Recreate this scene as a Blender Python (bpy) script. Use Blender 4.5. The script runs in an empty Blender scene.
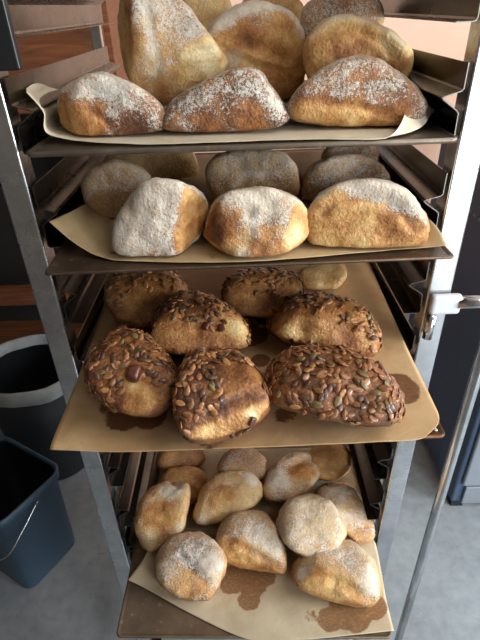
import bpy, bmesh, math, random
import numpy as np
from mathutils import Vector, Matrix, noise
random.seed(7)
SC = bpy.context.scene
COL = SC.collection
PI = math.pi
EYE = 1.45            # eye height above the floor, metres

# ------------------------------------------------------------------ camera
F, PITCH, YAW, ROLL = 490.0, 0.5709, -0.0113, 0.036
CAM = np.array([0.0017, -0.5321, EYE])
def cam_rot():
    f = np.array([math.sin(YAW)*math.cos(PITCH), math.cos(YAW)*math.cos(PITCH), -math.sin(PITCH)])
    r = np.array([math.cos(YAW), -math.sin(YAW), 0.0])
    d = np.cross(f, r)
    r2 = math.cos(ROLL)*r + math.sin(ROLL)*d
    d2 = -math.sin(ROLL)*r + math.cos(ROLL)*d
    return np.array([r2, d2, f])
RC = cam_rot()
def ray(u, v):
    d = RC.T @ np.array([(u-240)/F, (v-320)/F, 1.0])
    return d/np.linalg.norm(d)
def at(u, v, axis, val):
    """A measured photo point turned into the world point on the plane axis = val."""
    d = ray(u, v)
    return CAM + d*((val-CAM[axis])/d[axis])

cam_data = bpy.data.cameras.new('camera')
cam = bpy.data.objects.new('camera', cam_data)
COL.objects.link(cam)
cam_data.sensor_fit = 'AUTO'; cam_data.sensor_width = 36.0; cam_data.lens = F/640*36.0
cam_data.clip_start = 0.02
M = Matrix([[RC[0][i], -RC[1][i], -RC[2][i], CAM[i]] for i in range(3)] + [[0, 0, 0, 1]])
cam.matrix_world = M
SC.camera = cam

# ------------------------------------------------------------------ helpers
def lin(c):
    return tuple(((x/255.0)/12.92 if x <= 10 else (((x/255.0)+0.055)/1.055)**2.4) for x in c)
def rgba(c):
    return (*lin(c), 1.0)
def link_mesh(name, verts, faces, mat, parent=None, smooth=True, loc=(0, 0, 0)):
    me = bpy.data.meshes.new(name)
    me.from_pydata([tuple(map(float, v)) for v in verts], [], [tuple(int(i) for i in f) for f in faces])
    me.update()
    o = bpy.data.objects.new(name, me)
    COL.objects.link(o)
    o.location = loc
    if mat: me.materials.append(mat)
    if smooth:
        me.polygons.foreach_set('use_smooth', [True]*len(me.polygons))
    if parent: o.parent = parent
    return o
def bm_obj(name, bm, mat, parent=None, smooth=False, loc=(0, 0, 0)):
    me = bpy.data.meshes.new(name)
    bmesh.ops.recalc_face_normals(bm, faces=bm.faces[:])
    bm.to_mesh(me); bm.free()
    o = bpy.data.objects.new(name, me)
    COL.objects.link(o); o.location = loc
    if mat: me.materials.append(mat)
    if smooth: me.polygons.foreach_set('use_smooth', [True]*len(me.polygons))
    if parent: o.parent = parent
    return o
def tag(o, label, cat, group=None):
    o['label'] = label; o['category'] = cat
    if group: o['group'] = group
    return o
def empty(name, loc, rz=0.0):
    o = bpy.data.objects.new(name, None); COL.objects.link(o)
    o.location = loc; o.rotation_euler = (0, 0, rz); o.empty_display_size = 0.05
    return o
def bm_box(bm, a, b, bev=0.0):
    g = bmesh.ops.create_cube(bm, size=1.0)
    vs = g['verts']
    for v in vs:
        v.co = Vector(((a[0]+b[0])/2+v.co.x*(b[0]-a[0]), (a[1]+b[1])/2+v.co.y*(b[1]-a[1]), (a[2]+b[2])/2+v.co.z*(b[2]-a[2])))
    if bev > 0:
        es = list({e for v in vs for e in v.link_edges})
        bmesh.ops.bevel(bm, geom=es, offset=bev, segments=3, profile=0.5, affect='EDGES')
    return bm
def box(name, a, b, mat, parent=None, bev=0.0, loc=(0, 0, 0)):
    bm = bmesh.new(); bm_box(bm, a, b, bev)
    return bm_obj(name, bm, mat, parent, False, loc)
def tube(name, pts, r, mat, parent=None, seg=16, caps=True):
    P = [Vector(p) for p in pts]; vs = []; fs = []
    up = None
    for i, p in enumerate(P):
        t = (P[min(i+1, len(P)-1)]-P[max(i-1, 0)]).normalized()
        if up is None:
            up = t.orthogonal().normalized()
        up = (up - t*up.dot(t)).normalized()
        w = t.cross(up)
        for k in range(seg):
            a = 2*PI*k/seg
            vs.append(p + (up*math.cos(a)+w*math.sin(a))*r)
    n = len(P)
    for i in range(n-1):
        for k in range(seg):
            fs.append((i*seg+k, i*seg+(k+1) % seg, (i+1)*seg+(k+1) % seg, (i+1)*seg+k))
    if caps:
        fs.append(tuple(range(seg))[::-1]); fs.append(tuple((n-1)*seg+k for k in range(seg)))
    return link_mesh(name, vs, fs, mat, parent)

# ------------------------------------------------------------------ node helpers
class N:
    def __init__(s, name):
        s.m = bpy.data.materials.new(name); s.m.use_nodes = True
        s.t = s.m.node_tree; s.t.nodes.clear()
        s.out = s.t.nodes.new('ShaderNodeOutputMaterial')
        s.b = s.t.nodes.new('ShaderNodeBsdfPrincipled')
        s.t.links.new(s.b.outputs[0], s.out.inputs[0])
        s._tc = None
    def tc(s, kind='Object'):
        if s._tc is None: s._tc = s.t.nodes.new('ShaderNodeTexCoord')
        return s._tc.outputs[kind]
    def L(s, a, b): s.t.links.new(a, b)
    def val(s, sock, x):
        if hasattr(x, 'links'): s.L(x, sock)
        else: sock.default_value = x
    def noise(s, scale, detail=4, rough=.55, vec=None, out='Fac', dist=0.0):
        n = s.t.nodes.new('ShaderNodeTexNoise'); n.inputs['Scale'].default_value = scale
        n.inputs['Detail'].default_value = detail; n.inputs['Roughness'].default_value = rough
        n.inputs['Distortion'].default_value = dist
        s.L(vec or s.tc(), n.inputs['Vector']); return n.outputs[out]
    def voro(s, scale, vec=None, out='Distance', feature='F1'):
        n = s.t.nodes.new('ShaderNodeTexVoronoi'); n.feature = feature; n.inputs['Scale'].default_value = scale
        s.L(vec or s.tc(), n.inputs['Vector']); return n.outputs[out]
    def math(s, op, a, b=0.0, clamp=False):
        n = s.t.nodes.new('ShaderNodeMath'); n.operation = op; n.use_clamp = clamp
        s.val(n.inputs[0], a); s.val(n.inputs[1], b); return n.outputs[0]
    def mapr(s, x, a, b, c=0.0, d=1.0, smooth=True):
        n = s.t.nodes.new('ShaderNodeMapRange')
        if smooth: n.interpolation_type = 'SMOOTHSTEP'
        s.L(x, n.inputs[0])
        for i, v in zip((1, 2, 3, 4), (a, b, c, d)): n.inputs[i].default_value = v
        return n.outputs[0]
    def ramp(s, x, stops):
        n = s.t.nodes.new('ShaderNodeValToRGB'); e = n.color_ramp.elements
        while len(e) < len(stops): e.new(0.5)
        for el, (p, c) in zip(e, stops): el.position = p; el.color = rgba(c)
        s.L(x, n.inputs[0]); return n.outputs[0]
    def mix(s, f, a, b):
        n = s.t.nodes.new('ShaderNodeMix'); n.data_type = 'RGBA'
        s.val(n.inputs[0], f); s.val(n.inputs[6], a); s.val(n.inputs[7], b); return n.outputs[2]
    def attr(s, name):
        n = s.t.nodes.new('ShaderNodeAttribute'); n.attribute_name = name; return n.outputs['Fac']
    def scaled(s, sc, rot=(0, 0, 0)):
        n = s.t.nodes.new('ShaderNodeMapping'); n.inputs['Scale'].default_value = sc; n.inputs['Rotation'].default_value = rot
        s.L(s.tc(), n.inputs['Vector']); return n.outputs[0]
    def bump(s, h, strength, dist=0.002, prev=None):
        n = s.t.nodes.new('ShaderNodeBump'); n.inputs['Strength'].default_value = strength
        n.inputs['Distance'].default_value = dist; s.L(h, n.inputs['Height'])
        if prev is not None: s.L(prev, n.inputs['Normal'])
        return n.outputs[0]
    def set(s, **k):
        names = {'color': 'Base Color', 'rough': 'Roughness', 'metal': 'Metallic', 'normal': 'Normal', 'spec': 'Specular IOR Level',
                 'trans': 'Transmission Weight', 'coat': 'Coat Weight', 'sss': 'Subsurface Weight', 'emc': 'Emission Color', 'ems': 'Emission Strength', 'aniso': 'Anisotropic'}
        for kk, v in k.items():
            s.val(s.b.inputs[names[kk]], v)
        return s.m

def plain(name, c, rough=.5, metal=0.0, var=0.0, scale=8, bump=0.0):
    n = N(name)
    if var:
        a = tuple(max(0, x*(1-var)) for x in c); b = tuple(min(255, x*(1+var)) for x in c)
        col = n.ramp(n.noise(scale, 6), [(.3, a), (.7, b)])
    else: col = rgba(c)
    k = dict(color=col, rough=rough, metal=metal)
    if bump: k['normal'] = n.bump(n.noise(scale*6, 5), bump)
    return n.set(**k)

def mat_crust(name, seeds=False):
    """Baked crust: 'bake' runs pale to dark, 'flour' is the dusting left on it (both per loaf surface)."""
    n = N(name)
    bake = n.attr('bake'); fl = n.attr('flour')
    big = n.noise(22, 5, .6); mid = n.noise(75, 5, .65); fine = n.noise(330, 4, .65); speck = n.noise(900, 2, .6)
    b = n.math('ADD', bake, n.math('MULTIPLY', n.math('SUBTRACT', big, .5), .75))
    b = n.math('ADD', b, n.math('MULTIPLY', n.math('SUBTRACT', mid, .5), .58))
    b = n.math('ADD', b, n.math('MULTIPLY', n.math('SUBTRACT', fine, .5), .36), True)
    crust = n.ramp(b, [(0.0, (240, 224, 180)), (.22, (222, 190, 132)), (.42, (198, 150, 92)), (.60, (160, 106, 60)), (.78, (112, 70, 44)), (1.0, (60, 38, 28))])
    g = n.math('ADD', n.math('MULTIPLY', mid, .40), n.math('ADD', n.math('MULTIPLY', fine, .75), n.math('MULTIPLY', speck, .55)))
    g = n.math('SUBTRACT', g, .85)
    g = n.math('MULTIPLY', g, 2.9)
    f = n.math('ADD', fl, g)
    f = n.mapr(f, .25, .85)
    f = n.math('MULTIPLY', f, n.mapr(fl, .02, .25))
    f = n.math('MULTIPLY', f, .80)
    flour = n.ramp(mid, [(.3, (196, 188, 174)), (.7, (228, 222, 210))])
    col = n.mix(f, crust, flour)
    pores = n.voro(260); crk = n.noise(140, 6, .7)
    h = n.math('ADD', n.math('MULTIPLY', fine, .6), n.math('MULTIPLY', crk, .9))
    h = n.math('ADD', h, n.math('MULTIPLY', pores, .35))
    h = n.math('ADD', h, n.math('MULTIPLY', f, .25))
    nb = n.bump(h, .75, .0026)
    rough = n.math('ADD', n.math('MULTIPLY', f, .35), .32 if seeds else .52)
    return n.set(color=col, rough=rough, normal=nb, spec=.4 if seeds else .3)

def mat_paper(name, light, dark, stain):
    n = N(name)
    st = n.attr('stain')
    a = n.noise(14, 5, .6); b = n.noise(160, 3, .6)
    base = n.ramp(a, [(.3, dark), (.7, light)])
    e = n.math('ADD', st, n.math('MULTIPLY', n.math('SUBTRACT', n.noise(55, 5, .7), .5), .9))
    sm = n.math('MULTIPLY', n.mapr(e, .42, .6), n.mapr(st, .03, .2))
    streak = n.noise(190, 4, .75, vec=n.scaled((1, 1.8, 1), (0, 0, .25)))
    sc = n.ramp(streak, [(.42, stain), (.60, tuple(min(255, x*1.22) for x in stain)), (.72, tuple(min(255, x*1.6) for x in stain))])
    col = n.mix(n.math('MULTIPLY', sm, .9), base, sc)
    cr = n.noise(26, 6, .65, dist=.6)
    nb = n.bump(cr, .35, .004, n.bump(b, .15, .0006))
    m = n.set(color=col, rough=n.math('SUBTRACT', .62, n.math('MULTIPLY', sm, .22)), normal=nb, spec=.3)
    # thin sheet: lets a little light through
    t = n.t; tr = t.nodes.new('ShaderNodeBsdfTranslucent'); mx = t.nodes.new('ShaderNodeMixShader')
    n.L(col, tr.inputs[0]); mx.inputs[0].default_value = .22
    n.L(n.b.outputs[0], mx.inputs[1]); n.L(tr.outputs[0], mx.inputs[2]); n.L(mx.outputs[0], n.out.inputs[0])
    return m

def mat_steel(name, c=(188, 190, 192), rough=.28, brush=(1, 1, 60), smear=.12, metal=1.0):
    n = N(name)
    s = n.noise(7, 6, .6); st = n.noise(40, 3, .6, vec=n.scaled(brush))
    sm = n.noise(18, 6, .7)
    col = n.ramp(sm, [(.3, tuple(x*.80 for x in c)), (.7, c)])
    r = n.math('ADD', n.math('MULTIPLY', n.math('SUBTRACT', s, .5), smear*2), rough, True)
    return n.set(color=col, rough=r, metal=metal, normal=n.bump(st, .05, .0006))

def mat_tray(name, c1, c2, c3, rough=.42, metal=.75):
    n = N(name)
    a = n.noise(9, 6, .65); b = n.noise(70, 5, .7)
    col = n.ramp(a, [(.28, c1), (.55, c2), (.8, c3)])
    col = n.mix(n.mapr(b, .60, .74), col, rgba(tuple(min(255, x*1.25) for x in c3)))
    r = n.math('ADD', n.math('MULTIPLY', b, .25), rough-.12)
    return n.set(color=col, rough=r, metal=metal, normal=n.bump(b, .2, .0008))

M_CRUST = mat_crust('floured_crust')
M_SEEDCRUST = mat_crust('glossy_seeded_crust', True)
M_PAPER_W = mat_paper('pale_parchment', (240, 230, 208), (218, 204, 178), (140, 100, 62))
M_PAPER_M = mat_paper('tan_parchment', (214, 190, 150), (186, 160, 120), (112, 70, 38))
M_PAPER_D = mat_paper('toasted_parchment', (216, 184, 140), (188, 150, 106), (98, 58, 32))
M_PAPER_L = mat_paper('greasy_parchment', (216, 202, 174), (190, 173, 143), (132, 96, 64))
M_POST = mat_steel('worn_post_steel', (222, 225, 229), .27, (1, 1, .6), .10)
M_RUN = mat_steel('brushed_runner_steel', (122, 119, 113), .26, (30, .6, 30), .14)
M_CHROME = mat_steel('chrome_tube_steel', (215, 217, 220), .16, (1, 1, .6), .05)
M_TRAY1 = mat_tray('worn_tray_metal', (88, 78, 68), (120, 108, 96), (158, 146, 130))
M_TRAY2 = mat_tray('brown_tray_metal', (78, 62, 50), (104, 86, 70), (140, 122, 102))
M_TRAY3 = mat_tray('dark_tray_metal', (70, 46, 34), (102, 70, 50), (150, 112, 80))
M_TRAY4 = mat_tray('burnt_tray_metal', (84, 70, 56), (112, 94, 76), (138, 118, 98), .5, .45)
M_WHITE_PLASTIC = plain('grey_white_plastic', (205, 208, 212), .4)
M_BLACK = plain('black_plastic', (24, 25, 27), .45)
M_SEED = [plain('brown_seed', (126, 82, 50), .28, var=.25, scale=120), plain('dark_seed', (84, 56, 40), .3, var=.25, scale=120),
          plain('tan_seed', (160, 112, 70), .3, var=.2, scale=120), plain('olive_seed', (112, 94, 58), .4, var=.25, scale=120)]
# ------------------------------------------------------------------ loaves
def ico_dirs(sub=5):
    bm = bmesh.new(); bmesh.ops.create_icosphere(bm, subdivisions=sub, radius=1.0)
    v = np.array([x.co[:] for x in bm.verts]); f = [tuple(y.index for y in x.verts) for x in bm.faces]
    bm.free(); return v/np.linalg.norm(v, axis=1)[:, None], f
DIRS, FACES = ico_dirs(5)
DIRS_LO, FACES_LO = ico_dirs(4)
def sph(az, el):
    a, e = math.radians(az), math.radians(el)
    return np.array([math.cos(e)*math.cos(a), math.cos(e)*math.sin(a), math.sin(e)])
def sstep(x, a, b):
    t = np.clip((x-a)/(b-a), 0, 1); return t*t*(3-2*t)

class Shape:
    def __init__(s, planes, p): s.n = np.array([q[0] for q in planes]); s.h = np.array([q[1] for q in planes]); s.p = p
    def terms(s, d): return (np.maximum(0, d @ s.n.T)/s.h)**s.p
    def r(s, d): return np.sum(s.terms(d), axis=1)**(-1.0/s.p)

def loaf(name, poly, zt, depth, label, group, *, mode='y', lift=0.0, height=None, p=7, top=.6, bake=.5, facets=(), blobs=(), creases=(),
         rough=.06, side_flour=.15, mat=None, lo=False, yc=None, seed=0, clamp=True):
    """A hand-shaped loaf: a rounded convex body whose outline, cut faces and crust zones are set per loaf."""
    P = [np.array(q, float) for q in poly]
    A = sum(P[i][0]*P[(i+1) % len(P)][1]-P[(i+1) % len(P)][0]*P[i][1] for i in range(len(P)))/2
    if A < 0: P = P[::-1]
    cu = sum((P[i]+P[(i+1) % len(P)])*(P[i][0]*P[(i+1) % len(P)][1]-P[(i+1) % len(P)][0]*P[i][1]) for i in range(len(P)))/(6*abs(A))
    vb = max(q[1] for q in P); ub = np.mean([q[0] for q in P if q[1] > vb-8])
    if mode == 'y':
        y0 = yc if yc is not None else at(ub, vb, 2, zt+lift)[1]+depth*.5
        C = at(cu[0], cu[1], 1, y0)
    else:
        C = at(cu[0], cu[1], 2, zt+lift+height*.46)
    p = p*1.7
    planes = []
    for i in range(len(P)):
        a, b = P[i], P[(i+1) % len(P)]
        nrm = np.cross(ray(*a), ray(*b)); nrm /= np.linalg.norm(nrm)
        h = np.dot(nrm, CAM-C)
        if h < 0: nrm, h = -nrm, -h
        planes.append((nrm, h*1.045))
    if mode == 'y':
        planes += [(sph(90, 0), depth*.5), (sph(-90, 12), depth*.5), (sph(-90, -20), depth*.5), (sph(90, 40), depth*.55)]
    else:
        planes += [(sph(0, 90), height*.54), (sph(0, -90), height*.6), (sph(-90, 55), height*.66), (sph(90, 50), height*.66), (sph(0, 50), height*.78), (sph(180, 50), height*.78)]
    S = Shape(planes, p)
    nb = len(planes)
    fz = []
    for (az, el, cut, ff, fb) in facets:
        n = sph(az, el); h = S.r(n[None])[0]*(1-cut)
        planes.append((n, h)); fz.append((len(planes)-1, ff, fb))
    S = Shape(planes, p)
    D, FC = (DIRS_LO, FACES_LO) if lo else (DIRS, FACES)
    T = S.terms(D); R = np.sum(T, axis=1)**(-1.0/p)
    X = D*R[:, None]
    rm = float(np.mean(R))
    # ---- zones
    nz = D[:, 2]
    W = T**1.6; W /= W.sum(axis=1)[:, None]
    flour = side_flour + (top-side_flour)*sstep(nz+.12*np.array([noise.noise(Vector(d*1.8)+Vector((seed, 3, 1))) for d in D]), -.05, .55)
    bk = np.full(len(D), bake)
    for (k, ff, fb) in fz:
        w = sstep(W[:, k], .30, .62)
        flour = flour*(1-w)+ff*w; bk = bk*(1-w)+fb*w
    def hit(u, v):
        d = ray(u, v); m = np.dot(C-CAM, d)
        best = None
        ts = np.linspace(m-2*rm, m+.3*rm, 260)
        Q = CAM+d*ts[:, None]-C; L = np.linalg.norm(Q, axis=1)+1e-9
        ins = L <= S.r(Q/L[:, None])
        i = int(np.argmax(ins)) if ins.any() else int(np.argmin(np.linalg.norm(CAM+d*ts[:, None]-C, axis=1)))
        return Q[i]
    px = F/np.dot(C-CAM, RC[2])                        # pixels per metre at this loaf
    disp = np.zeros(len(D))
    wob = np.array([noise.noise(Vector(x*30)+Vector((seed*2, 0, 9))) for x in X])
    for bl in blobs:
        u, v, rad, df, db = bl[:5]; dh = bl[5] if len(bl) > 5 else 0.0
        q = hit(u, v); dist = np.linalg.norm(X-q, axis=1)*px + wob*rad*.35
        w = 1-sstep(dist, rad*.45, rad*1.1)
        flour = flour + df*w; bk = bk + db*w; disp += dh*w
    for (pts, wd, dep, df, db) in creases:
        Q = np.array([hit(*t) for t in pts])
        dist = np.full(len(X), 1e9)
        for a, b in zip(Q[:-1], Q[1:]):
            ab = b-a; t = np.clip(((X-a) @ ab)/np.dot(ab, ab), 0, 1)
            dist = np.minimum(dist, np.linalg.norm(X-a-t[:, None]*ab, axis=1))
        dist = dist*px + wob*wd*.5
        w = np.exp(-(dist/wd)**2)
        lip = np.exp(-((dist-1.9*wd)/(.8*wd))**2)
        disp += -dep*w + dep*.45*lip
        flour = flour + df*w; bk = bk + db*w
    # ---- surface unevenness
    nn = np.empty(len(D)); 
    sv = Vector((seed*7.3, seed*3.1, seed*1.7))
    for i, d in enumerate(D):
        x = Vector(X[i]/rm)
        nn[i] = rough*noise.noise(x*1.7+sv) + rough*.55*noise.noise(x*4.2+sv) + rough*.28*noise.noise(x*9+sv) + rough*.18*noise.noise(x*19+sv) + rough*.5*(.22-abs(noise.noise(x*3.1-sv)))
    vd = (C-CAM)/np.linalg.norm(C-CAM)
    away = np.maximum(0, D @ vd)
    R2 = (R*(1+nn)+disp)*(1-.13*away)                 # the far underside tucks in
    X = D*R2[:, None]
    xw, yw = X[:, 0]+C[0], X[:, 1]+C[1]               # stay between the runners
    X[:, 0] = np.where(yw > .0, np.clip(xw, -.2235, .2235), xw)-C[0]
    zb = zt+lift-C[2]
    if clamp:
        zz = X[:, 2].copy(); low = zz < zb+.006
        zn = np.where(low, zb+.006*np.exp((np.minimum(zz, zb+.006)-zb-.006)/.006), zz)
        k = np.where(low, np.clip(zn/np.minimum(zz, -1e-4), 0, 1), 1.0)          # slide along the spoke: a flat base with no skirt
        X = X*k[:, None]; X[:, 2] = zn
    base = np.array([C[0], C[1], C[2]+float(X[:, 2].min())])
    X = X - (base-C)
    o = link_mesh(name, X, FC, mat or M_CRUST, None, True, tuple(float(q) for q in base))
    for nm, arr in (('flour', np.clip(flour, 0, 1.1)), ('bake', np.clip(bk, 0, 1))):
        a = o.data.attributes.new(nm, 'FLOAT', 'POINT'); a.data.foreach_set('value', [float(q) for q in arr])
    tag(o, label, 'bread', group)
    return o

def surface_point(o, u, v):
    """The loaf's surface point (local) and normal seen at a measured photo point."""
    best = None; base = Vector(o.location); camv = Vector(CAM)
    for p in o.data.polygons:
        w = base+p.center
        if p.normal.dot(camv-w) <= 0: continue
        cc = RC @ (np.array(w[:])-CAM); d = (240+F*cc[0]/cc[2]-u)**2+(320+F*cc[1]/cc[2]-v)**2
        if best is None or d < best[0]: best = (d, p.center.copy(), p.normal.copy())
    return best[1], best[2]
def lump(o, name, u, v, size, mat, label, rz=0.0):
    c, n = surface_point(o, u, v)
    bm = bmesh.new(); bm_box(bm, [-x/2 for x in size], [x/2 for x in size], min(size)*.3)
    for q in bm.verts: q.co += Vector((noise.noise(q.co*300), noise.noise(q.co*300+Vector((5, 0, 0))), 0))*min(size)*.15
    l = bm_obj(name, bm, mat, o, True); t = n.orthogonal().normalized(); t.rotate(Matrix.Rotation(rz, 3, n)); b = n.cross(t)
    l.matrix_local = Matrix(((t.x, b.x, n.x, c.x+n.x*size[2]*.15), (t.y, b.y, n.y, c.y+n.y*size[2]*.15), (t.z, b.z, n.z, c.z+n.z*size[2]*.15), (0, 0, 0, 1)))
    l['label'] = label

# seeds: four shared meshes, each seed a child of its loaf
def seed_mesh(i):
    bm = bmesh.new(); bmesh.ops.create_uvsphere(bm, u_segments=12, v_segments=8, radius=1.0)
    for v in bm.verts:
        x, y, z = v.co
        k = 1-.42*max(0, x)**1.5
        v.co = Vector((x*.0062, y*.0036*k, z*.0014*(1-.3*abs(y))+.0003*(1-abs(x))*(1 if i % 2 else -1)))
    me = bpy.data.meshes.new('seed'); bm.to_mesh(me); bm.free()
    me.polygons.foreach_set('use_smooth', [True]*len(me.polygons)); me.materials.append(M_SEED[i])
    return me
SEED_MESHES = [seed_mesh(i) for i in range(4)]
def scatter_seeds(o, count, bare=(), mix=(5, 4, 3, 1), mind=.0040, rs=1, scale=.9, nmax=100):
    """Pumpkin seeds stuck on a loaf; 'bare' lists crust patches (measured point, radius) left without any."""
    rnd = random.Random(rs); me = o.data; base = Vector(o.location); camv = Vector(CAM)
    cand = []
    polys = list(me.polygons); areas = np.array([p.area for p in polys]); cum = np.cumsum(areas)
    pts = []
    for _ in range(count*40):
        if len(pts) >= count: break
        p = polys[int(np.searchsorted(cum, rnd.random()*cum[-1]))]
        w = base+p.center
        if p.center.z < .010 or p.normal.z < -.35: continue
        view = (camv-w).normalized().dot(p.normal)
        if view < -.15: continue
        cc = RC @ (np.array(w[:])-CAM); uu, vv = 240+F*cc[0]/cc[2], 320+F*cc[1]/cc[2]
        if any((uu-c[0])**2+(vv-c[1])**2 < (c[2]*(.85+.3*rnd.random()))**2 for c in bare): continue
        if any((p.center-q[0]).length < mind for q in pts): continue
        pts.append((p.center.copy(), p.normal.copy(), view))
    pts.sort(key=lambda q: -q[2])
    kinds = [k for k, m in enumerate(mix) for _ in range(m)]
    extra = bmesh.new()
    for j, (c, n, view) in enumerate(pts):
        t = n.orthogonal().normalized(); t.rotate(Matrix.Rotation(rnd.random()*2*PI, 3, n))
        nn = (n+Vector((rnd.gauss(0, .18), rnd.gauss(0, .18), rnd.gauss(0, .18)))).normalized()
        t = (t-nn*t.dot(nn)).normalized(); b = nn.cross(t); s = scale*rnd.uniform(.8, 1.12)
        mw = Matrix(((t.x*s, b.x*s, nn.x*s, c.x+n.x*.0011), (t.y*s, b.y*s, nn.y*s, c.y+n.y*.0011), (t.z*s, b.z*s, nn.z*s, c.z+n.z*.0011), (0, 0, 0, 1)))
        sm = SEED_MESHES[rnd.choice(kinds)]
        if j < nmax:
            so = bpy.data.objects.new('seed', sm); COL.objects.link(so); so.parent = o; so.matrix_local = mw
        else:
            g = len(extra.verts); tmp = bmesh.new(); tmp.from_mesh(sm); tmp.transform(mw)
            m2 = bpy.data.meshes.new('t'); tmp.to_mesh(m2); tmp.free(); extra.from_mesh(m2); bpy.data.meshes.remove(m2)
    if len(pts) > nmax:
        e = bm_obj('seed_coating', extra, M_SEED[0], o, True); e['kind'] = 'stuff'
    else: extra.free()
# ------------------------------------------------------------------ the room
def struct(o): o['kind'] = 'structure'; return o
def floor_mat():
    n = N('sealed_concrete'); a = n.noise(2.2, 6, .6); b = n.noise(28, 5, .65); c = n.noise(220, 3, .6)
    x = n.math('ADD', n.math('MULTIPLY', a, .55), n.math('MULTIPLY', b, .45))
    col = n.ramp(x, [(.32, (112, 117, 121)), (.5, (134, 140, 144)), (.68, (152, 157, 160))])
    col = n.mix(n.mapr(n.noise(9, 5, .7), .60, .72, 0, .45), col, rgba((84, 84, 82)))
    return n.set(color=col, rough=n.math('ADD', n.math('MULTIPLY', b, .3), .38), normal=n.bump(c, .12, .001), spec=.35)
struct(box('floor', (-1.8, -2.6, -.08), (2.6, 2.1, 0), floor_mat()))
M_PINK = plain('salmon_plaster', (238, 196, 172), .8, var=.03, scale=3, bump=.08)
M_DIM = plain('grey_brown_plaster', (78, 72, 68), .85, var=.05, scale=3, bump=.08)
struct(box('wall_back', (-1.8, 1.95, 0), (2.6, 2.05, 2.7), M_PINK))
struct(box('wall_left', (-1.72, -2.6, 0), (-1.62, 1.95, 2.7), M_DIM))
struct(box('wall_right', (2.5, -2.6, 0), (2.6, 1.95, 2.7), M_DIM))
struct(box('light_blocker_wall', (-1.72, -1.40, 0), (.80, -1.30, 2.7), plain('cream_plaster', (150, 142, 132), .85)))          # unseen partition, added to keep door light off the left floor
struct(box('trim_1', (.55, -2.6, 2.45), (2.5, -2.5, 2.7), M_DIM))
struct(box('ceiling', (-1.72, -2.6, 2.7), (2.6, 2.05, 2.78), plain('white_ceiling', (208, 204, 196), .9)))
# ------------------------------------------------------------------ rack
TX, TZ0, TP, TB = .2071, EYE-.0848, .1072, .0415       # runner tips: half gap, top tip height, pitch, tip to ledge
WEB = .2275
rack = empty('bakery_rack', (0, .23, 0))
tag(rack, 'tall stainless steel bakery rack with ribbed runners holding the trays of bread', 'rack')
RL = Vector((0, .23, 0))
def rp(o):
    o.parent = rack; o.matrix_parent_inverse = Matrix.Translation(-RL); return o
for sx, y0, y1 in ((-1, 0, .029), (1, 0, .029), (-1, .445, .462), (1, .445, .462)):
    xa, xb = sorted((sx*.2318, sx*(.2608 if y0 == 0 else .249)))
    rp(box('post', (xa, y0, .09), (xb, y1, 1.75), M_POST, None, .0022))
prof = [(0, .031), (0, .0075), (-.002, .0055), (-.0175, .0012), (-.0200, 0), (-.0185, -.0018), (-.003, -.0125), (-.0008, -.0150), (0, -.0385), (-.001, -.0410), (-.0032, -.0418), (-.0200, -.0418)]
def runner(sx, n):
    vs, fs = [], []; z = TZ0-TP*n; k = len(prof); ys = [.0025, .004, .15, .30, .46]
    for y in ys:
        for (dx, dz) in prof: vs.append((sx*(WEB+dx), y, z+dz))
    for j in range(len(ys)-1):
        for i in range(k-1):
            a = j*k+i; f = (a, a+1, a+1+k, a+k); fs.append(f if sx > 0 else f[::-1])
    o = link_mesh('runner', vs, fs, M_RUN, None, False)
    m = o.modifiers.new('thick', 'SOLIDIFY'); m.thickness = .0010; m.offset = 0
    return rp(o)
for n in range(-2, 11):
    for sx in (-1, 1): runner(sx, n)
for z in (.10, 1.72):
    rp(box('cross_bar', (-.2318, .444, z), (.2318, .460, z+.03), M_POST, None, .002))
    for sx in (-1, 1):
        xa, xb = sorted((sx*.236, sx*.257)); rp(box('side_bar', (xa, .029, z), (xb, .44, z+.025), M_POST))
for sx in (-1, 1):
    for y in (.015, .45):
        bm = bmesh.new(); g = bmesh.ops.create_cone(bm, cap_ends=True, segments=24, radius1=.045, radius2=.045, depth=.026)
        bmesh.ops.rotate(bm, verts=bm.verts[:], matrix=Matrix.Rotation(PI/2, 3, 'Y')); bmesh.ops.translate(bm, verts=bm.verts[:], vec=(sx*.246, y, .045))
        rp(bm_obj('caster', bm, M_BLACK, None, True))
        rp(box('caster_fork', (sx*.246-.018, y-.014, .045), (sx*.246+.018, y+.014, .092), M_POST, None, .003))
bp = rp(box('guard_plate', (-.262, -.012, EYE-.046), (-.2035, -.002, EYE+.14), M_BLACK, None, .002)); bp['label'] = 'black plastic plate at the top of the left post'
pl = rp(box('bracket_plate', (.2345, -.012, EYE-.3365), (.2725, -.001, EYE-.309), M_WHITE_PLASTIC, None, .0045)); pl['label'] = 'pale grey rounded bracket plate'
hz = EYE-.3215; hx = .3195
arc = [(hx-.02+.02*math.sin(a), -.006, hz-.02+.02*math.cos(a)) for a in [i*PI/16 for i in range(9)]]
rp(tube('handle_tube', [(.268, -.006, hz)] + arc + [(hx, -.006, .6), (hx, -.006, .16)], .0082, M_CHROME))
hg = tube('hinge_pin', [(.2385, -.009, EYE-.336), (.2385, -.009, EYE-.372)], .0062, M_CHROME)
hg.parent = pl
rp(box('handle_foot', (.2608, -.012, .15), (hx+.008, 0, .17), M_POST, None, .002))

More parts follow.
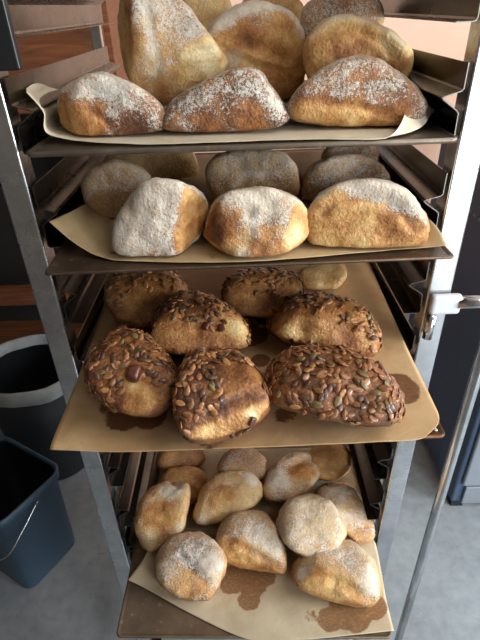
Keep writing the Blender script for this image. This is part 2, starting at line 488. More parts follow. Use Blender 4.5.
# ------------------------------------------------------------------ trays
def tray(name, cx, y0, w, d, ztop, th, mat, label, yaw=0.0, rad=.012):
    bm = bmesh.new(); pts = []
    for (px, py, a0) in ((w/2-rad, rad, -PI/2), (w/2-rad, d-rad, 0), (-w/2+rad, d-rad, PI/2), (-w/2+rad, rad, PI)):
        for k in range(7):
            a = a0+k*PI/12; pts.append((px+rad*math.cos(a), py+rad*math.sin(a)))
    n = len(pts); cen = Vector((0, d/2))
    def ring(off, z):
        out = []
        for i, p in enumerate(pts):
            q = Vector(p); t = (Vector(pts[(i+1) % n])-Vector(pts[i-1])).normalized(); nr = Vector((t.y, -t.x))
            q = q + nr*off; out.append(bm.verts.new((q.x, q.y, z)))
        return out
    rings = [ring(-.0068, 0), ring(-.0055, .0002), ring(-.003, .0014), ring(-.001, .0012), ring(0, -.001), ring(-.0005, -th+.001), ring(-.002, -th), ring(-.006, -th)]
    for a, b in zip(rings[:-1], rings[1:]):
        for i in range(n): bm.faces.new((a[i], a[(i+1) % n], b[(i+1) % n], b[i]))
    bm.faces.new(rings[0][::-1]); bm.faces.new(rings[-1])
    o = bm_obj(name, bm, mat, None, True)
    for p in o.data.polygons:
        if len(p.vertices) > 4: p.use_smooth = False
    o.location = (cx, y0, ztop); o.rotation_euler = (0, 0, yaw)
    return tag(o, label, 'tray', 'baking trays in the rack')
ZT = {0: EYE-.1205, 1: EYE-.2319, 3: EYE-.4025, 7: EYE-.8315}
t1 = tray('baking_tray', .0035, -.0194, .442, .48, ZT[0], .0045, M_TRAY1, 'topmost grey metal baking tray in the rack, under the floury loaves', rad=.008, yaw=.0042)
t2 = tray('baking_tray', .0095, -.0672, .437, .48, ZT[1], .0018, M_TRAY2, 'second tray from the top, worn brown metal under the floury loaves', rad=.008, yaw=.0236)
t3 = tray('baking_tray', .0007, -.1552, .436, .48, ZT[3], .0030, M_TRAY3, 'third tray down, pulled out farthest, carrying the seeded loaves', rad=.008, yaw=.0067)
t4 = tray('baking_tray', -.0003, -.1575, .434, .48, ZT[7], .0030, M_TRAY4, 'lowest dark burnt tray carrying the small piled loaves', rad=.010, yaw=-.0253)
for (rx, ry) in ((.2085, .011),):
    bm = bmesh.new(); bmesh.ops.create_uvsphere(bm, u_segments=12, v_segments=6, radius=.003)
    for v in bm.verts: v.co.z = v.co.z*.4+.0008
    bm_obj('rivet', bm, M_POST, t3, True, (rx, ry, 0))

# ------------------------------------------------------------------ parchment
def catmull_pts(P, m): return [tuple(q) for q in catmull(P, m)]
def catmull(P, m):
    P = [np.array(p) for p in P]; P = [2*P[0]-P[1]]+P+[2*P[-1]-P[-2]]; out = []
    n = len(P)-3
    for k in range(m):
        t = k/(m-1)*n; i = min(int(t), n-1); t -= i
        a, b, c, d = P[i:i+4]
        out.append(.5*((2*b)+(c-a)*t+(2*a-5*b+4*c-d)*t*t+(3*b-a-3*c+d)*t**3))
    return out
def W(x, y, h=0.0): return ('w', x, y, h)
def paper(rows, zt, mat, label, stains=(), m=90, wr=.0009, seed=0):
    z0 = zt+.0020
    def pt(q):
        if q[0] == 'w': return np.array([q[1], q[2], z0+q[3]])
        if len(q) == 4: return at(q[0], q[1], 1, q[3])
        return at(q[0], q[1], 2, z0+q[2])
    R = [catmull([pt(q) for q in r], m) for r in rows]
    G = np.array([catmull([R[j][i] for j in range(len(R))], m) for i in range(m)])    # [col][row]
    G = np.transpose(G, (1, 0, 2)).reshape(-1, 3)
    for i in range(len(G)):
        w = noise.noise(Vector(G[i]*22)+Vector((seed, 0, 0)))*.6+noise.noise(Vector(G[i]*60)+Vector((0, seed, 0)))*.4
        G[i, 2] = max(G[i, 2], z0) + wr*(w+.5)*(1 if G[i, 2] < z0+.01 else .4)
    G[:, 0] = np.where(G[:, 1] > -.002, np.clip(G[:, 0], -.2255, .2255), G[:, 0])
    fs = [(j*m+i, j*m+i+1, (j+1)*m+i+1, (j+1)*m+i) for j in range(m-1) for i in range(m-1)]
    base = np.array([G[:, 0].mean(), G[:, 1].mean(), z0])
    o = link_mesh('parchment_sheet', G-base, fs, mat, None, True, tuple(float(x) for x in base))
    st = np.zeros(len(G))
    for (u, v, rx, a) in stains:
        q = at(u, v, 2, z0); rad = rx/(F/np.dot(q-CAM, RC[2]))
        d = np.linalg.norm(G[:, :2]-q[:2], axis=1); st = np.maximum(st, a*(1-sstep(d, rad*.5, rad*1.15)))
    at_ = o.data.attributes.new('stain', 'FLOAT', 'POINT'); at_.data.foreach_set('value', [float(x) for x in st])
    md = o.modifiers.new('thick', 'SOLIDIFY'); md.thickness = .0005; md.offset = 1
    return tag(o, label, 'parchment', 'parchment sheets on the trays')
def span(l, r, n=7):
    return [tuple(l[k]+(r[k]-l[k])*i/(n-1) for k in range(3)) for i in range(n)]
paper([[(26, 92, 0, .03), (43, 112, 0, .022), (54, 137, 0, .012), (150, 145, 0), (300, 140, 0), (386, 139, 0), (413, 92, 0, .05)],
       [(33, 84, 0, .09), (50, 104, 0, .08), (66, 126, 0), (150, 129, 0), (300, 125, 0), (404, 129, 0), (434, 112, 0, .075)],
       [W(-.20, .2, .02), W(-.19, .2, .006), W(-.16, .2), W(-.06, .2), W(.06, .2), W(.16, .2), W(.205, .2, .012)],
       [W(-.20, .43), W(-.18, .43), W(-.15, .43), W(-.06, .43), W(.06, .43), W(.15, .43), W(.2, .43)]],
      ZT[0], M_PAPER_W, 'pale parchment on the topmost tray with corners curled up at both ends', [(200, 141, 10, .4), (260, 136, 14, .45)], seed=1)
paper([[(49, 222, 0, -.012), (74, 243, 0, -.03), (100, 257, .002), (135, 262, 0), (250, 262, 0), (400, 250, 0), (447, 246, .003)],
       [(80, 207, 0, .05), (92, 222, 0, .04), (112, 236, 0), (150, 240, 0), (250, 238, 0), (385, 228, 0), (429, 219, .014)],
       [W(-.19, .2, .004), W(-.17, .2), W(-.14, .2), W(-.06, .2), W(.06, .2), W(.15, .2), W(.20, .2, .012)],
       [W(-.19, .39), W(-.17, .39), W(-.14, .39), W(-.06, .39), W(.06, .39), W(.15, .39), W(.2, .39)]],
      ZT[1], M_PAPER_M, 'tan parchment on the second tray with its left front corner lifted', [(100, 225, 20, .4), (215, 255, 20, .45), (120, 250, 18, .5)], seed=2)
paper([[(50, 450, .0005), (120, 452.5, 0), (200, 450, 0), (300, 446, 0), (370, 443, 0), (410, 441, 0), (425, 438, 0)],
       [(53, 440, .003), (115, 432, 0), (200, 428, 0), (300, 423, 0), (370, 419, 0), (418, 418, 0), (439, 421, 0)],
       span((68, 403, 0), (430, 396, .003)), span((84, 362, 0), (407, 348, .012)), span((108, 292, 0), (376, 278, .012)), span((120, 255, 0), (364, 245, .008))],
      ZT[3], M_PAPER_D, 'toasted brown parchment with grease stains under the seeded loaves',
      [(125, 417, 26, .75), (150, 418, 22, .8), (110, 408, 16, .6), (398, 392, 26, .9), (285, 415, 18, .6), (255, 300, 30, .7), (270, 318, 26, .8), (250, 340, 24, .8), (260, 365, 14, .7), (95, 440, 30, .36), (310, 280, 22, .55), (210, 440, 22, .5)], seed=3)
paper([[(128, 580, .012), (150, 591, .003), (195, 616, 0), (250, 640, 0), (300, 640, 0), (345, 636, .003), (394, 631, .006)],
       [(145, 556, .022), (176, 577, .003), (215, 598, 0), (255, 612, 0), (300, 612, 0), (345, 608, 0), (386, 598, .003)],
       span((151, 532, 0), (376, 545, 0)), span((156, 490, 0), (362, 495, 0)), span((166, 450, 0), (346, 448, 0))],
      ZT[7], M_PAPER_L, 'translucent greasy parchment lying askew on the lowest tray',
      [(232, 580, 18, .9), (252, 582, 20, .95), (262, 574, 18, .9), (249, 600, 14, .85), (350, 612, 26, .9), (330, 620, 16, .8), (372, 606, 18, .85), (310, 615, 10, .5)], seed=4)

# ------------------------------------------------------------------ the bins, the shelf and the machine
M_BLUE = plain('blue_grey_plastic', (62, 84, 104), .42, var=.06, scale=6)
M_LINER = plain('black_liner', (22, 24, 28), .35, var=.1, scale=30, bump=.2)
M_RIMG = plain('grey_liner_cloth', (150, 152, 154), .6, var=.08, scale=20, bump=.2)
M_DARKBIN = plain('dark_bin_plastic', (34, 36, 40), .5)
def rrect(hw, hd, r, n=6):
    out = []
    for (cx, cy, a0) in ((hw-r, -hd+r, -PI/2), (hw-r, hd-r, 0), (-hw+r, hd-r, PI/2), (-hw+r, -hd+r, PI)):
        for k in range(n+1):
            a = a0+k*PI/2/n; out.append((cx+r*math.cos(a), cy+r*math.sin(a)))
    return out
def shell(name, levels, mat, parent=None, close_last=True):
    vs, fs = [], []
    for (pts, z) in levels: vs += [(x, y, z) for x, y in pts]
    n = len(levels[0][0])
    for j in range(len(levels)-1):
        for i in range(n): fs.append((j*n+i, j*n+(i+1) % n, (j+1)*n+(i+1) % n, (j+1)*n+i))
    fs.append(tuple(range(n))[::-1])
    if close_last: fs.append(tuple((len(levels)-1)*n+i for i in range(n)))
    return link_mesh(name, vs, fs, mat, parent, True)
# blue bucket, turned about 59 degrees; the corner nearest the eye stands at (-.64, .30)
bk = empty('blue_bucket', (-.712, .405, 0), math.radians(-31))
tag(bk, 'blue-grey plastic bucket with black inside and wire handle, at the lower left', 'bucket')
HB = .345
body = shell('body', [(rrect(.118, .094, .03), 0), (rrect(.122, .098, .032), .006), (rrect(.132, .106, .036), HB-.03), (rrect(.139, .113, .038), HB-.028), (rrect(.141, .115, .038), HB),
              (rrect(.136, .110, .036), HB+.002), (rrect(.132, .106, .034), HB-.004), (rrect(.130, .104, .034), HB-.03)], M_BLUE, bk, False)
shell('liner', [(rrect(.108, .084, .03), .03), (rrect(.1295, .1035, .033), HB-.008)], M_LINER, bk, False)
hp = catmull_pts([(.142, .01, HB-.03), (.147, -.055, HB-.07), (.139, -.118, HB-.115), (.075, -.135, HB-.135), (-.075, -.135, HB-.135), (-.139, -.118, HB-.115), (-.147, -.055, HB-.07), (-.142, .01, HB-.03)], 48)
tube('wire_handle', hp, .0028, M_CHROME, bk, 10)
# round dark bin behind
bb = empty('waste_bin', (-.735, .80, 0))
tag(bb, 'round dark waste bin with pale liner folded over rim, behind the blue bucket', 'bin')
def circ(r, n=40): return [(r*math.cos(2*PI*k/n), r*math.sin(2*PI*k/n)) for k in range(n)]
shell('body', [(circ(.135), 0), (circ(.14), .01), (circ(.172), .435), (circ(.168), .44), (circ(.165), .42)], M_DARKBIN, bb, False)
def wavy(r, amp, n=40, ph=0.0): return [((r+amp*math.sin(5*a+ph)+amp*.6*math.sin(11*a))*math.cos(a), (r+amp*math.sin(5*a+ph)+amp*.6*math.sin(11*a))*math.sin(a)) for a in [2*PI*k/n for k in range(n)]]
shell('bag_interior', [(circ(.12), .12), (circ(.150), .30), (circ(.164), .436)], M_LINER, bb, False)
vs, fs = [], []; lv = [(wavy(.178, .003), .400), (wavy(.181, .004, ph=1), .42), (wavy(.179, .003), .446), (wavy(.170, .002), .453), (wavy(.162, .002), .445), (wavy(.157, .003), .415)]
for pts, z in lv: vs += [(x, y, z+.004*math.sin(3*math.atan2(y, x))) for x, y in pts]
for j in range(len(lv)-1):
    for i in range(40): fs.append((j*40+i, j*40+(i+1) % 40, (j+1)*40+(i+1) % 40, (j+1)*40+i))
link_mesh('liner_rim', vs, fs, M_RIMG, bb, True)
# reddish wooden shelf against the back left
def wood_mat():
    n = N('reddish_wood'); g = n.noise(5, 6, .6, vec=n.scaled((1.2, 14, 14)), dist=.6)
    return n.set(color=n.ramp(g, [(.3, (92, 52, 30)), (.55, (128, 76, 46)), (.75, (150, 94, 60))]), rough=.5, normal=n.bump(g, .1))
M_WOOD = wood_mat(); M_SHELFDARK = plain('dark_shelf_back', (30, 26, 24), .8)
sh = empty('wooden_shelf', (-.90, 1.35, 0))
tag(sh, 'reddish-brown wooden shelf unit standing behind the left side of the rack', 'shelf')
box('drawer_front', (-.60, -.16, 1.20), (.50, -.13, 1.62), M_WOOD, sh, .003)
box('back_panel', (-.60, .20, .0), (.50, .22, 1.62), M_SHELFDARK, sh)
for z in (.12, 1.17, 1.62): box('board', (-.60, -.15, z), (.50, .20, z+.03), M_WOOD, sh, .002)
box('front_rail', (-.60, -.15, .44), (.50, -.08, .50), M_WOOD, sh, .003)
for x in (-.62, .50): box('side_panel', (x, -.15, 0), (x+.02, .22, 1.65), M_WOOD, sh, .002)
# dark machine at right
M_NAVY = plain('dark_navy_enamel', (62, 80, 104), .5, var=.08, scale=4)
M_GREY = plain('grey_enamel', (116, 122, 130), .4, var=.04, scale=5)
M_LIGHT = plain('pale_glass_panel', (196, 218, 226), .2)
mc = empty('proofing_cabinet', (1.0, .82, 0))
tag(mc, 'dark navy kitchen machine with grey front standing at the right edge', 'machine')
box('body', (-.33, -.31, .035), (.35, .33, 1.15), M_NAVY, mc, .008)
box('front_panel', (-.315, -.325, .13), (.34, -.31, 1.12), M_GREY, mc, .006)
box('pale_panel', (-.285, -.333, .285), (.30, -.325, .95), M_LIGHT, mc, .004)
box('kick_panel', (-.30, -.322, .04), (.34, -.31, .12), M_GREY, mc, .003)
for k in range(5): box('vent_slot', (-.235, -.3245, .052+k*.013), (-.13, -.322, .058+k*.013), M_BLACK, mc)
for k in range(9): box('louver', (-.333, -.10+k*.035, .92), (-.33, -.078+k*.035, .928), M_GREY, mc)
for x in (-.30, .31):
    for y in (-.28, .29): box('foot', (x-.02, y-.02, 0), (x+.02, y+.02, .036), M_BLACK, mc)
# ------------------------------------------------------------------ the loaves
G1, G2, G3, G4 = 'floury loaves on the topmost tray', 'floury loaves on the second tray', 'seeded loaves on the third tray', 'small loaves on the lowest tray'
PT = .0026     # parchment under the crust
z1, z2, z3, z4 = ZT[0]+PT, ZT[1]+PT, ZT[3]+PT, ZT[7]+PT
loaf('bread_loaf', [(57, 112), (60, 95), (72, 82), (92, 72), (118, 77), (146, 90), (162, 108), (162, 130), (140, 138), (100, 140), (68, 138)], z1, .115,
     'floury loaf with orange cut side at the left front of the topmost tray', G1, top=.78, bake=.62, side_flour=.45, seed=1, p=8,
     facets=[(-140, -4, .10, .0, .52)], blobs=[(85, 120, 22, -.6, -.05), (135, 128, 18, -.35, .22), (110, 90, 25, .2, .12), (100, 105, 8, -.4, -.1)],
     creases=[([(62, 94), (85, 104), (108, 122), (118, 136)], 3, .003, -.1, .1)])
loaf('bread_loaf', [(160, 122), (170, 103), (205, 80), (238, 68), (258, 70), (280, 98), (294, 121), (270, 131), (235, 137), (190, 135), (165, 131)], z1, .11,
     'long dark-crusted floury loaf at the front centre of the topmost tray', G1, top=.62, bake=.74, side_flour=.40, seed=2,
     blobs=[(250, 118, 20, -.4, -.14), (225, 85, 20, -.12, .05), (210, 128, 22, -.3, .05), (272, 105, 14, .25, 0)], creases=[([(258, 72), (272, 95), (284, 112)], 4, .002, .2, 0)])
loaf('bread_loaf', [(284, 116), (297, 90), (325, 66), (350, 56), (378, 58), (405, 75), (424, 95), (428, 116), (405, 132), (350, 130), (300, 124)], z1, .11,
     'large domed floury loaf at the right front of the topmost tray', G1, top=.60, bake=.68, side_flour=.52, seed=3, p=6,
     facets=[(-95, -22, .02, .05, .52)], blobs=[(320, 112, 20, -.7, -.1), (350, 118, 22, -.7, -.1), (385, 122, 20, -.6, -.1), (365, 75, 18, -.3, .05), (408, 92, 14, -.3, .0)],
     creases=[([(295, 97), (325, 103), (360, 107), (395, 117)], 3, .003, .0, .05)])
loaf('bread_loaf', [(116, 25), (122, -4), (150, -10), (178, -6), (197, 20), (222, 52), (226, 66), (206, 88), (166, 104), (140, 96), (124, 66)], z1, .12,
     'pale yellow faceted loaf perched on top of the two front loaves, upper left', G1, yc=.155, clamp=False, top=.62, bake=.36, side_flour=.35, seed=4, p=14,
     facets=[(-155, 8, .12, .08, .34), (-75, 35, .10, .68, .55), (-60, -25, .10, .05, .20)],
     blobs=[(150, 50, 9, .4, 0), (205, 62, 20, -.5, -.12), (155, 92, 16, -.2, .15), (135, 40, 14, -.2, .1), (130, 5, 16, 0, .25), (190, 30, 20, .1, .12)],
     creases=[([(146, 5), (152, 40), (160, 62), (150, 95)], 4, .002, .35, -.1), ([(162, 65), (190, 52), (215, 48)], 3, .002, .1, -.1)])
loaf('bread_loaf', [(204, 48), (208, 25), (225, 9), (255, 0), (285, 8), (303, 28), (308, 55), (303, 85), (290, 100), (255, 104), (222, 92), (208, 70)], z1, .12,
     'golden loaf with a split tan face, behind the centre of the topmost tray', G1, yc=.245, top=.85, bake=.48, side_flour=.10, seed=5, p=6,
     facets=[(-85, 2, .13, .02, .45)], blobs=[(232, 60, 12, .5, 0), (225, 20, 14, .5, 0), (300, 32, 9, .5, 0), (255, 8, 20, .4, 0), (250, 30, 16, -.1, .12)],
     creases=[([(240, 42), (262, 45), (285, 58)], 5, .004, 0, .12), ([(225, 50), (250, 66), (285, 72)], 4, .003, .1, -.1)])
loaf('bread_loaf', [(306, 75), (305, 42), (320, 22), (342, 14), (370, 17), (392, 30), (410, 42), (414, 58), (408, 78), (390, 98), (330, 104)], z1, .11,
     'beige thick-rimmed loaf leaning behind the large domed loaf, topmost tray right', G1, yc=.170, top=.40, bake=.36, side_flour=.12, seed=6, p=6, rough=.06,
     facets=[(-95, 4, .11, .0, .50)], blobs=[(345, 24, 22, .1, -.2), (395, 45, 16, .15, -.15), (350, 45, 22, -.1, .12)], creases=[([(315, 38), (330, 28), (355, 27), (385, 42), (395, 58)], 4, .004, .05, .0)])
loaf('bread_loaf', [(299, 30), (303, 8), (320, -6), (360, -9), (382, 3), (385, 30), (380, 75), (308, 78)], z1, .11,
     'grey floury loaf at the back of the topmost tray, behind the beige one', G1, yc=.285, top=.5, bake=.60, side_flour=.55, seed=7, lo=True)
loaf('bread_loaf', [(176, 40), (180, 4), (192, -7), (222, -9), (232, 6), (233, 60), (222, 80), (185, 80)], z1, .11,
     'pale crusty loaf at the back of the topmost tray, behind the perched one', G1, yc=.38, top=.2, bake=.30, side_flour=.15, seed=8, lo=True)
loaf('bread_loaf', [(236, 10), (250, -6), (290, -5), (304, 6), (305, 50), (295, 66), (245, 66)], z1, .09,
     'tan loaf at the very back of the topmost tray, behind the split golden loaf', G1, yc=.425, top=.15, bake=.40, side_flour=.1, seed=9, lo=True)
# second tray
loaf('bread_loaf', [(111, 246), (117, 217), (134, 192), (150, 179), (168, 180), (197, 190), (208, 204), (204, 226), (192, 246), (167, 261), (140, 262), (115, 254)], z2, .11,
     'blocky white-floured loaf with one orange side, left front of the second tray', G2, top=.95, bake=.60, side_flour=.92, seed=11, p=9,
     facets=[(-36, -4, .11, .05, .48), (-125, 25, .08, .92, .6)], blobs=[(185, 235, 18, -.8, -.05), (158, 258, 12, -.5, .0)], creases=[([(204, 205), (180, 222), (160, 255)], 3, .002, .2, 0)])
loaf('bread_loaf', [(202, 234), (211, 208), (230, 192), (262, 186), (294, 197), (312, 215), (310, 236), (290, 253), (245, 262), (222, 251)], z2, .11,
     'half floured loaf with a reddish left side, front centre of the second tray', G2, top=.80, bake=.5, side_flour=.15, seed=12, p=9,
     facets=[(-142, 10, .13, .04, .70), (-52, 0, .11, .05, .36)], blobs=[(292, 238, 18, 0, -.28), (270, 225, 14, -.3, -.02), (240, 252, 10, .45, -.1), (262, 203, 18, .25, 0), (225, 222, 20, -.5, .12), (258, 248, 14, 0, .15)],
     creases=[([(248, 210), (252, 230), (242, 258)], 4, .002, .4, -.05), ([(258, 222), (275, 216), (300, 210)], 3, .003, .05, .1)])
loaf('bread_loaf', [(307, 238), (310, 208), (330, 186), (360, 178), (390, 182), (412, 195), (427, 215), (429, 240), (416, 250), (370, 256), (328, 251)], z2, .12,
     'big loaf with a tan arched front and floury crown, right of the second tray', G2, top=.95, bake=.44, side_flour=.10, seed=13, p=8,
     facets=[(-96, -4, .15, .05, .42)], blobs=[(325, 250, 9, .4, -.2), (385, 228, 14, 0, .12), (422, 244, 6, .0, .15)],
     creases=[([(322, 214), (338, 199), (360, 194), (385, 199), (405, 213), (417, 228)], 5, .0045, .08, .16)])
loaf('bread_loaf', [(82, 192), (86, 172), (100, 162), (122, 159), (142, 168), (153, 180), (152, 205), (136, 223), (106, 223), (90, 210)], z2, .11,
     'dull grey-floured loaf behind the blocky floured one, left of the second tray', G2, top=.55, bake=.42, side_flour=.40, seed=14, creases=[([(105, 175), (125, 172), (145, 178)], 3, .003, 0, .1)])
loaf('bread_loaf', [(206, 178), (210, 160), (225, 152), (255, 149), (285, 153), (298, 168), (301, 185), (295, 202), (270, 210), (220, 206)], z2, .11,
     'rounded grey-floured loaf behind the centre of the second tray', G2, top=.62, bake=.42, side_flour=.2, seed=15, creases=[([(235, 185), (250, 176), (292, 168)], 3, .003, .1, -.1)])
loaf('bread_loaf', [(300, 192), (308, 170), (325, 158), (350, 154), (375, 160), (389, 175), (392, 195), (382, 212), (312, 216)], z2, .11,
     'grey-topped loaf behind the arched loaf, right of the second tray', G2, yc=.155, top=.60, bake=.52, side_flour=.25, seed=16, rough=.06)
loaf('bread_loaf', [(105, 165), (110, 150), (150, 143), (190, 147), (198, 165), (195, 185), (180, 196), (120, 196)], z2, .10,
     'yellowish loaf in the dim back left of the second tray', G2, yc=.27, top=.2, bake=.32, side_flour=.1, seed=17, lo=True)
loaf('bread_loaf', [(321, 160), (328, 146), (352, 142), (377, 148), (382, 165), (372, 184), (330, 184)], z2, .10,
     'small floury loaf at the back right of the second tray', G2, yc=.245, top=.6, bake=.6, side_flour=.3, seed=18, lo=True)
# third tray: seeded
def seeded(*a, **k):
    k.setdefault('mat', M_SEEDCRUST); k.setdefault('mode', 'z'); k.setdefault('top', .0); k.setdefault('side_flour', .0)
    return loaf('seeded_loaf', *a, **k)
o = seeded([(84, 374), (90, 350), (105, 331), (122, 321), (141, 329), (160, 345), (175, 368), (179, 390), (170, 409), (140, 418), (114, 411), (94, 396)], z3, .1,
     'seed-covered round loaf with a dark square fruit chunk, left front of the third tray', G3, height=.085, bake=0.74, seed=21, p=6,
     blobs=[(140, 400, 18, 0, -.22), (128, 380, 12, 0, -.35), (133, 372, 7, 0, .5, .004), (162, 402, 12, 0, -.15)])
scatter_seeds(o, 380, [(142, 398, 17), (128, 376, 10), (152, 410, 14), (133, 371, 8), (130, 405, 12)], rs=1)
M_FIG = plain('dark_dried_fruit', (84, 44, 30), .3, var=.3, scale=150)
lump(o, 'fruit_chunk', 133, 373, (.017, .014, .012), M_FIG, 'dark reddish square chunk of dried fruit', .5)
lump(o, 'fruit_chunk', 122, 326, (.016, .012, .009), M_FIG, 'dark lump on the crown', 1.0)
o = seeded([(177, 418), (177, 385), (189, 355), (205, 346), (228, 347), (250, 362), (266, 388), (270, 408), (256, 425), (215, 442), (190, 440)], z3, .1,
     'half seeded glossy loaf with a smooth golden end, front centre of the third tray', G3, height=.085, bake=0.7, seed=22, p=8,
     facets=[(-75, 14, .10, 0, .40)], blobs=[(245, 380, 20, 0, .0), (205, 370, 22, 0, .16), (203, 432, 7, 0, -.1, .002), (252, 415, 8, 0, -.3), (220, 350, 20, 0, .25), (190, 400, 16, 0, .15)],
     creases=[([(190, 432), (215, 408), (245, 396), (262, 400)], 3, .003, 0, .2)])
scatter_seeds(o, 300, [(215, 426, 16), (236, 413, 18), (256, 406, 18), (200, 432, 14), (244, 384, 20), (228, 372, 10)], rs=2)
lump(o, 'fruit_chunk', 251, 421, (.010, .007, .005), M_FIG, 'dark chip in the pale end', .3)
lump(o, 'fruit_chunk', 256, 381, (.010, .006, .004), M_FIG, 'dark chip on the right shoulder', 1.3)
o = seeded([(263, 388), (271, 362), (290, 349), (330, 345), (366, 354), (385, 370), (401, 390), (403, 406), (390, 425), (350, 425), (305, 416), (272, 406)], z3, .1,
     'large loaf thickly covered in dark pumpkin seeds, right front of the third tray', G3, height=.085, bake=0.76, seed=23, p=6)
scatter_seeds(o, 460, [(280, 388, 6)], rs=3, mind=.0036, mix=(6, 4, 3, 1), scale=1.0)
lump(o, 'fruit_chunk', 383, 366, (.016, .008, .006), M_FIG, 'dark pointed chip at the right shoulder', .2)
o = seeded([(154, 348), (153, 318), (165, 300), (190, 290), (215, 297), (240, 315), (250, 328), (246, 348), (215, 354), (175, 354)], z3, .1,
     'seed-topped loaf with a pale torn right end, middle left of the third tray', G3, height=.08, bake=0.58, seed=24, p=7,
     blobs=[(240, 332, 14, 0, -.35), (195, 305, 24, 0, .2), (165, 335, 14, 0, -.05), (170, 305, 14, 0, .25)])
scatter_seeds(o, 190, [(166, 336, 17), (188, 342, 16), (236, 335, 12), (215, 343, 14)], rs=4)
lump(o, 'fruit_chunk', 222, 327, (.010, .008, .005), M_FIG, 'dark chip on the pale right end', .8)
lump(o, 'fruit_chunk', 205, 327, (.010, .008, .005), M_FIG, 'dark chip on the front', .3)
o = seeded([(266, 326), (280, 308), (300, 295), (325, 293), (355, 302), (375, 320), (382, 338), (372, 356), (330, 354), (285, 342)], z3, .1,
     'loaf with a smooth tan side and seeded back, behind the thickly seeded one', G3, height=.08, bake=0.62, seed=25, p=7,
     facets=[(-100, 30, .06, 0, .46)], blobs=[(340, 345, 22, 0, .12), (290, 330, 10, 0, -.12, .003)], creases=[([(283, 333), (292, 324), (301, 330)], 2, .002, 0, .15)])
scatter_seeds(o, 220, [(300, 322, 16), (320, 330, 17), (284, 326, 14), (340, 340, 17), (356, 347, 12)], rs=5)
o = seeded([(105, 298), (110, 278), (135, 267), (170, 269), (188, 285), (185, 310), (160, 327), (120, 323)], z3, .1,
     'dark seeded loaf in the shaded back left of the third tray', G3, height=.08, bake=0.64, seed=26, lo=True, blobs=[(140, 305, 16, 0, -.15)])
scatter_seeds(o, 150, [(140, 306, 18), (160, 312, 12)], rs=6, nmax=60)
o = seeded([(221, 298), (227, 278), (245, 269), (280, 269), (303, 280), (301, 300), (282, 317), (235, 315)], z3, .1,
     'seeded loaf at the back centre of the third tray, tan in front', G3, height=.08, bake=0.6, seed=27, lo=True, blobs=[(240, 300, 14, 0, -.1)])
scatter_seeds(o, 150, [(240, 302, 18), (262, 308, 12)], rs=7, nmax=60)
o = seeded([(297, 282), (300, 268), (320, 259), (343, 262), (346, 278), (336, 289), (305, 289)], z3, .1,
     'smallest pale smooth loaf at the back right of the third tray', G3, height=.06, bake=.36, seed=28, lo=True)
scatter_seeds(o, 7, (), rs=8)
# lowest tray
def small(*a, **k):
    k.setdefault('mode', 'z'); k.setdefault('height', .078); k.setdefault('p', 6); return loaf('bread_loaf', *a, **k)
small([(134, 522), (142, 495), (160, 480), (178, 475), (191, 484), (190, 505), (183, 532), (168, 546), (150, 551), (139, 541)], z4, .1,
      'oblong loaf with a floury puckered end, far left of the lowest tray', G4, top=.30, bake=.44, side_flour=.15, seed=31,
      blobs=[(172, 488, 16, .55, -.1), (160, 515, 20, -.25, .12), (150, 540, 12, .2, -.2), (178, 530, 8, .3, -.1)], creases=[([(172, 483), (180, 487)], 3, .004, -.3, .3)])
small([(193, 517), (200, 490), (215, 475), (240, 469), (259, 477), (265, 492), (256, 506), (230, 519), (205, 527)], z4, .1,
      'smooth pale loaf with a floury right shoulder, beside the oblong one, lowest tray', G4, top=.30, bake=.36, side_flour=.12, seed=32,
      blobs=[(250, 478, 10, .5, 0), (220, 495, 16, -.2, .14), (200, 520, 8, .4, -.1)], creases=[([(243, 474), (255, 484)], 3, .003, .4, 0)])
small([(153, 566), (160, 545), (180, 530), (200, 528), (220, 545), (229, 562), (222, 582), (212, 599), (195, 602), (170, 593), (157, 582)], z4, .1,
      'round loaf with a white floury patch on dark crust, left front of the lowest tray', G4, top=.55, bake=.50, side_flour=.22, seed=33,
      blobs=[(195, 552, 20, .15, .25), (212, 565, 14, .4, -.1), (190, 585, 18, -.3, -.06), (214, 595, 6, -.2, .3), (165, 560, 10, .1, 0)], creases=[([(180, 556), (195, 570), (207, 580)], 3, .003, .1, .25)])
small([(214, 542), (222, 520), (245, 505), (266, 511), (281, 535), (288, 560), (284, 573), (255, 570), (226, 563)], z4, .1,
      'loaf with a floury ridge and orange front, front centre of the lowest tray', G4, top=.50, bake=.46, side_flour=.05, seed=34,
      facets=[(-105, 38, .12, .02, .44)], blobs=[(265, 545, 20, .35, -.05), (250, 525, 14, .1, .1), (240, 557, 16, -.4, .02)], creases=[([(228, 540), (250, 550), (280, 568)], 3, .003, .2, .1)])
small([(276, 522), (285, 500), (305, 488), (325, 494), (341, 515), (347, 532), (336, 553), (315, 563), (295, 553), (281, 541)], z4, .1,
      'evenly floured oval loaf resting on top of its right-hand neighbours, lowest tray', G4, lift=.030, height=.07, clamp=False, top=.62, bake=.40, side_flour=.5, seed=35, blobs=[(320, 520, 16, -.1, -.1)])
small([(290, 576), (298, 555), (320, 545), (345, 537), (366, 549), (379, 570), (382, 596), (370, 607), (340, 605), (305, 592)], z4, .1,
      'loaf with a wide golden split, rightmost at the front of the lowest tray', G4, top=.55, bake=.44, side_flour=.1, seed=36,
      facets=[(-110, 40, .12, .02, .40)], blobs=[(372, 580, 14, .5, -.1), (330, 585, 24, -.4, -.02), (345, 553, 18, .1, .1), (300, 575, 8, .3, -.1)],
      creases=[([(303, 572), (325, 576), (350, 588), (370, 600)], 4, .004, .25, .05)])
small([(317, 492), (330, 478), (343, 475), (359, 495), (375, 525), (373, 538), (356, 544), (340, 526), (324, 506)], z4, .1,
      'pale floury squared loaf along the right edge of the lowest tray', G4, height=.06, top=.75, bake=.42, side_flour=.3, seed=37, p=8, blobs=[(352, 505, 12, -.3, .1)])
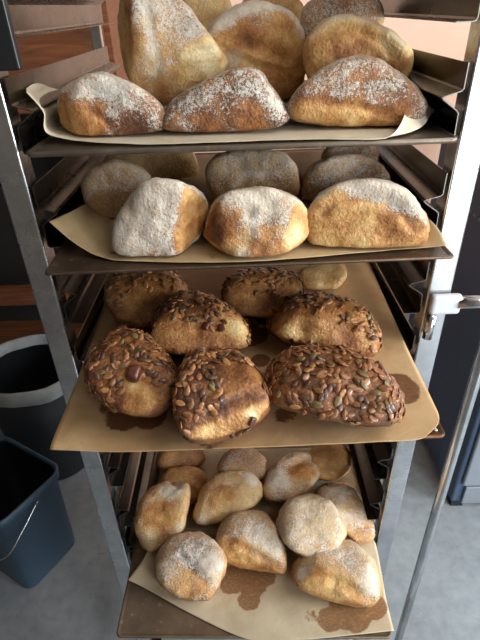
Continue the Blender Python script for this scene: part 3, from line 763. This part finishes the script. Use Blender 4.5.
small([(262, 492), (267, 470), (282, 455), (300, 449), (319, 456), (321, 475), (311, 489), (290, 501), (271, 503)], z4, .1,
      'loaf with an orange scar across floury crust, back centre right of the lowest tray', G4, top=.50, bake=.48, side_flour=.35, seed=38,
      blobs=[(302, 472, 14, -.6, .1), (280, 480, 14, .3, 0)], creases=[([(285, 470), (300, 462), (316, 460)], 4, .003, -.2, .1)])
small([(216, 468), (228, 450), (250, 446), (266, 458), (267, 476), (250, 484), (225, 478)], z4, .1,
      'floury-backed loaf behind the smooth pale one, back of the lowest tray', G4, top=.42, bake=.56, side_flour=.3, seed=39, lo=True)
small([(158, 484), (168, 468), (188, 464), (206, 474), (207, 492), (190, 506), (168, 500)], z4, .1,
      'brown loaf tucked behind the oblong one, lowest tray left', G4, height=.06, top=.12, bake=.55, side_flour=.1, seed=40, lo=True)
small([(304, 462), (315, 446), (340, 441), (351, 455), (348, 472), (335, 481), (312, 477)], z4, .1,
      'plain orange-brown loaf in the back right corner of the lowest tray', G4, top=.12, bake=.46, side_flour=.1, seed=41, lo=True)
small([(155, 460), (165, 447), (190, 444), (205, 452), (203, 464), (180, 470), (160, 470)], z4, .1,
      'dark loaf in the back left corner of the lowest tray', G4, height=.06, top=.2, bake=.6, side_flour=.15, seed=42, lo=True)
# ------------------------------------------------------------------ light
def area(name, loc, target, sx, sy, power, color):
    d = bpy.data.lights.new(name, 'AREA'); d.shape = 'RECTANGLE'; d.size = sx; d.size_y = sy; d.energy = power; d.color = color
    o = bpy.data.objects.new(name, d); COL.objects.link(o); o.location = loc
    v = Vector(target)-Vector(loc); o.rotation_euler = v.to_track_quat('-Z', 'Y').to_euler(); return o
area('glass_door_daylight', (1.36, -2.05, 1.20), (0.0, .2, 1.0), 1.0, 2.0, 56, (.92, .97, 1.0))
area('side_window_daylight', (2.42, -.55, 1.45), (0.0, .1, .95), 1.2, 1.2, 112, (.90, .96, 1.0))
area('added_fill_light', (1.1, -.75, 2.64), (1.1, -.75, 0), .9, .9, 13, (1.0, .93, .84))  # unseen overhead fill, added to lift the loaves and parchment
area('added_fill_light', (1.3, 1.2, 2.6), (1.1, 1.9, 1.2), .6, .6, 6, (1.0, .93, .84))  # second unseen fill, added to brighten the pink back wall
w = bpy.data.worlds.new('room_fill'); SC.world = w; w.use_nodes = True
bg = w.node_tree.nodes['Background']; bg.inputs[0].default_value = (1.0, .95, .90, 1); bg.inputs[1].default_value = .6
SC.view_settings.view_transform = 'Standard'; SC.view_settings.look = 'None'; SC.view_settings.gamma = 1.0
SC.view_settings.use_curve_mapping = False
SC.view_settings.exposure = 0.20
SC.cycles.use_denoising = True
SC.cycles.max_bounces = 8
